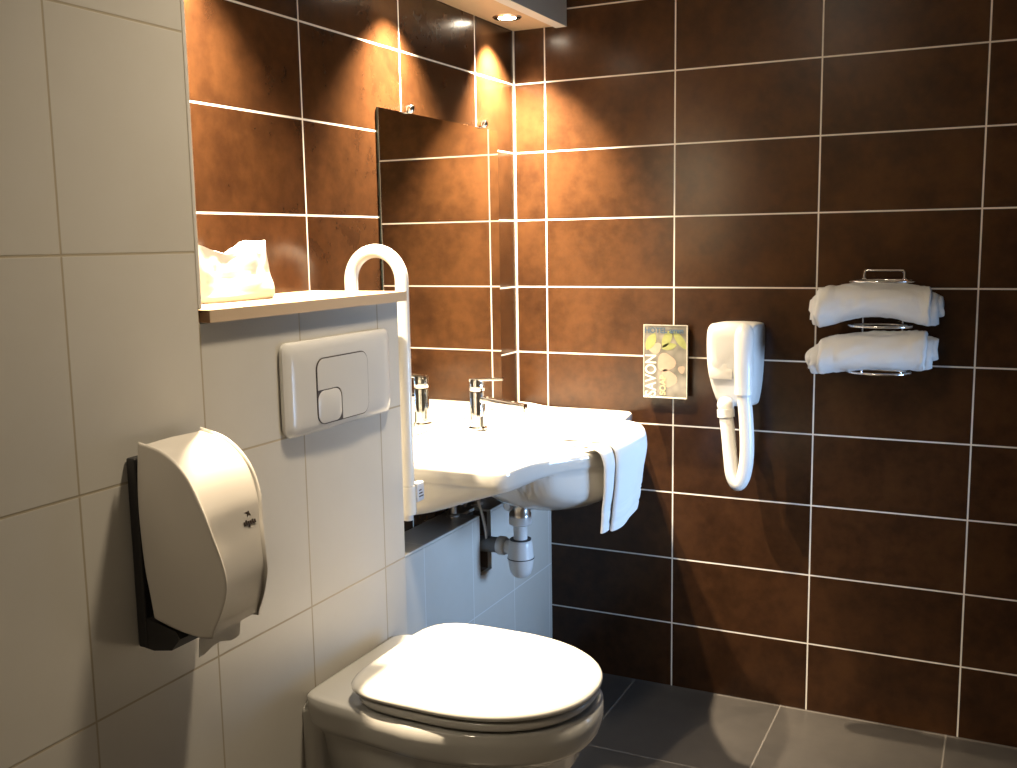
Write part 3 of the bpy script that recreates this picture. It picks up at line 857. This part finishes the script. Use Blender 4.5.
obj('swivel', bm, M['plastic'], t)

# ------------------------------------------------------------------ towel rack with two rolled towels
t = thing('towel_rack', 'chrome wire towel rack holding two rolled towels on the dark tiled wall', 'towel rack', (1.065, 0, 1.1))
wy = -.018; w0, w1 = 1.016, 1.114; wr = .0026
path = catmull([(w0, wy, .975), (w0, wy, 1.10), (w0, wy, 1.20), (w0, wy, 1.236), (w0 + .002, wy, 1.2425), (w0 + .008, wy, 1.2445), (1.065, wy, 1.2445), (w1 - .008, wy, 1.2445), (w1 - .002, wy, 1.2425), (w1, wy, 1.236), (w1, wy, 1.20), (w1, wy, 1.10), (w1, wy, .975)], 5)
obj('back_wire', ntube(path, wr, 10), M['chrome'], t)
def hoop(z, flat):
    bm = bmesh.new(); rx, ry = .078, .052
    pts_ = [(1.065 + rx * math.cos(a), -.072 + ry * math.sin(a), z) for a in [2 * PI * k / 40 for k in range(40)]]
    tube(bm, pts_, flat, 10, closed=True)
    return bm
for z in (1.2195, 1.105, .985): obj('hoop', hoop(z, .0030), M['chrome'], t)
for z in (1.2195, 1.0):
    for x in (w0, w1): obj('wall_mount', nlathe([(.001, -.0155), (.006, -.0155), (.0075, -.012), (.0075, -.0012), (.001, -.0012)], (x, 0, z), 'Y', 14), M['chrome'], t)

def towel_roll(name, label, axis_pts, rr, seed, ends):
    bm = bmesh.new(); ax = catmull(axis_pts, 10); n = len(ax); seg = 44
    for layer, (e0, e1, f) in enumerate(((0, 1, 1.0), (*ends, .86), (ends[0] * 1.7, 1 + (ends[1] - 1) * 1.7, .60))):
        rings = []
        m_ = 44
        for k in range(m_ + 1):
            s = e0 + (e1 - e0) * k / m_
            if s < 0: p = ax[0] + (ax[0] - ax[1]).normalized() * (-s * .31)
            elif s > 1: p = ax[-1] + (ax[-1] - ax[-2]).normalized() * ((s - 1) * .31)
            else:
                q = s * (n - 1); i = min(int(q), n - 2); p = ax[i].lerp(ax[i + 1], q - i)
            ed = min(k, m_ - k)
            cut = {0: .86, 1: .95, 2: .99}.get(ed, 1)
            ring = []
            for j in range(seg):
                a = 2 * PI * j / seg
                r = rr(s) * f * cut
                r *= 1 + .10 * fbm((s * 4, math.cos(a) * 1.2, math.sin(a) * 1.2 + seed), 1.1) + .045 * fbm((s * 16, math.cos(a) * 2.4, math.sin(a) * 2.4 + seed), 1.3) + .02 * fbm((s * 50, math.cos(a) * 5, math.sin(a) * 5 + seed), 1.3)
                # loose outer flap of the roll
                fl = (a - 3.6) % (2 * PI) / (2 * PI); r *= 1 + .05 * sm(0, 1, fl) * (1 if layer == 0 else .6) - .025
                ring.append(p + Vector((.006 * fbm((a * .6, seed, layer), 1.7) * (1 if ed < 3 else 0), -math.cos(a) * r * .98 + .003 * layer, math.sin(a) * r + (0, -.006, .004)[layer] * (1 if s > .5 else .4))))
            rings.append(ring)
        loft(bm, rings, True, 'fan', 'fan')
    o = obj(name, bm, M['towel'], None, origin=axis_pts[len(axis_pts) // 2], angle=75)
    tag(o, label, 'towel', 'rolled towels on the rack')
    return o
YT = -.070
towel_roll('rolled_towel', 'rolled white towel in the upper ring of the chrome rack', [(.908, YT, 1.146), (.955, YT, 1.158), (1.01, YT, 1.169), (1.065, YT, 1.171), (1.12, YT, 1.166), (1.165, YT, 1.158), (1.184, YT, 1.155)],
           lambda s: .0500 - .004 * math.exp(-((s - .45) / .25) ** 2) + .004 * math.exp(-((s - .08) / .1) ** 2), 2.2, (-.035, 1.055))
towel_roll('rolled_towel', 'rolled white towel in the lower ring of the chrome rack', [(.915, YT, 1.018), (.965, YT, 1.030), (1.03, YT, 1.038), (1.10, YT, 1.042), (1.150, YT, 1.043), (1.178, YT, 1.043)],
           lambda s: .0485 + .004 * s, 7.7, (-.06, 1.045))

# ------------------------------------------------------------------ camera
cam = bpy.data.cameras.new('camera'); co = bpy.data.objects.new('camera', cam); link(co)
F = 1021.3125; yaw, pit, roll = -.4545809335945803, -.1388365703288919, -.016345465667941535
d = Vector((math.cos(pit) * math.sin(yaw), math.cos(pit) * math.cos(yaw), math.sin(pit)))
r = d.cross(Vector((0, 0, 1))).normalized(); u = r.cross(d)
c_, s_ = math.cos(roll), math.sin(roll)
R_ = c_ * r + s_ * u; U_ = -s_ * r + c_ * u
mw = Matrix((R_, U_, -d)).transposed().to_4x4(); mw.translation = Vector((1.3533832794, -2.8378994194, 1.3349931075))
co.matrix_world = mw
cam.sensor_fit = 'HORIZONTAL'; cam.sensor_width = 36; cam.lens = 36 * F / 1017; cam.clip_start = .02
S.camera = co

# ------------------------------------------------------------------ colour and sampling
S.view_settings.view_transform = 'Standard'; S.view_settings.look = 'None'
S.view_settings.exposure = 0; S.view_settings.gamma = 1; S.view_settings.use_curve_mapping = False
S.cycles.use_denoising = True
S.cycles.max_bounces = 10; S.cycles.diffuse_bounces = 1; S.cycles.glossy_bounces = 5
S.cycles.sample_clamp_indirect = 3
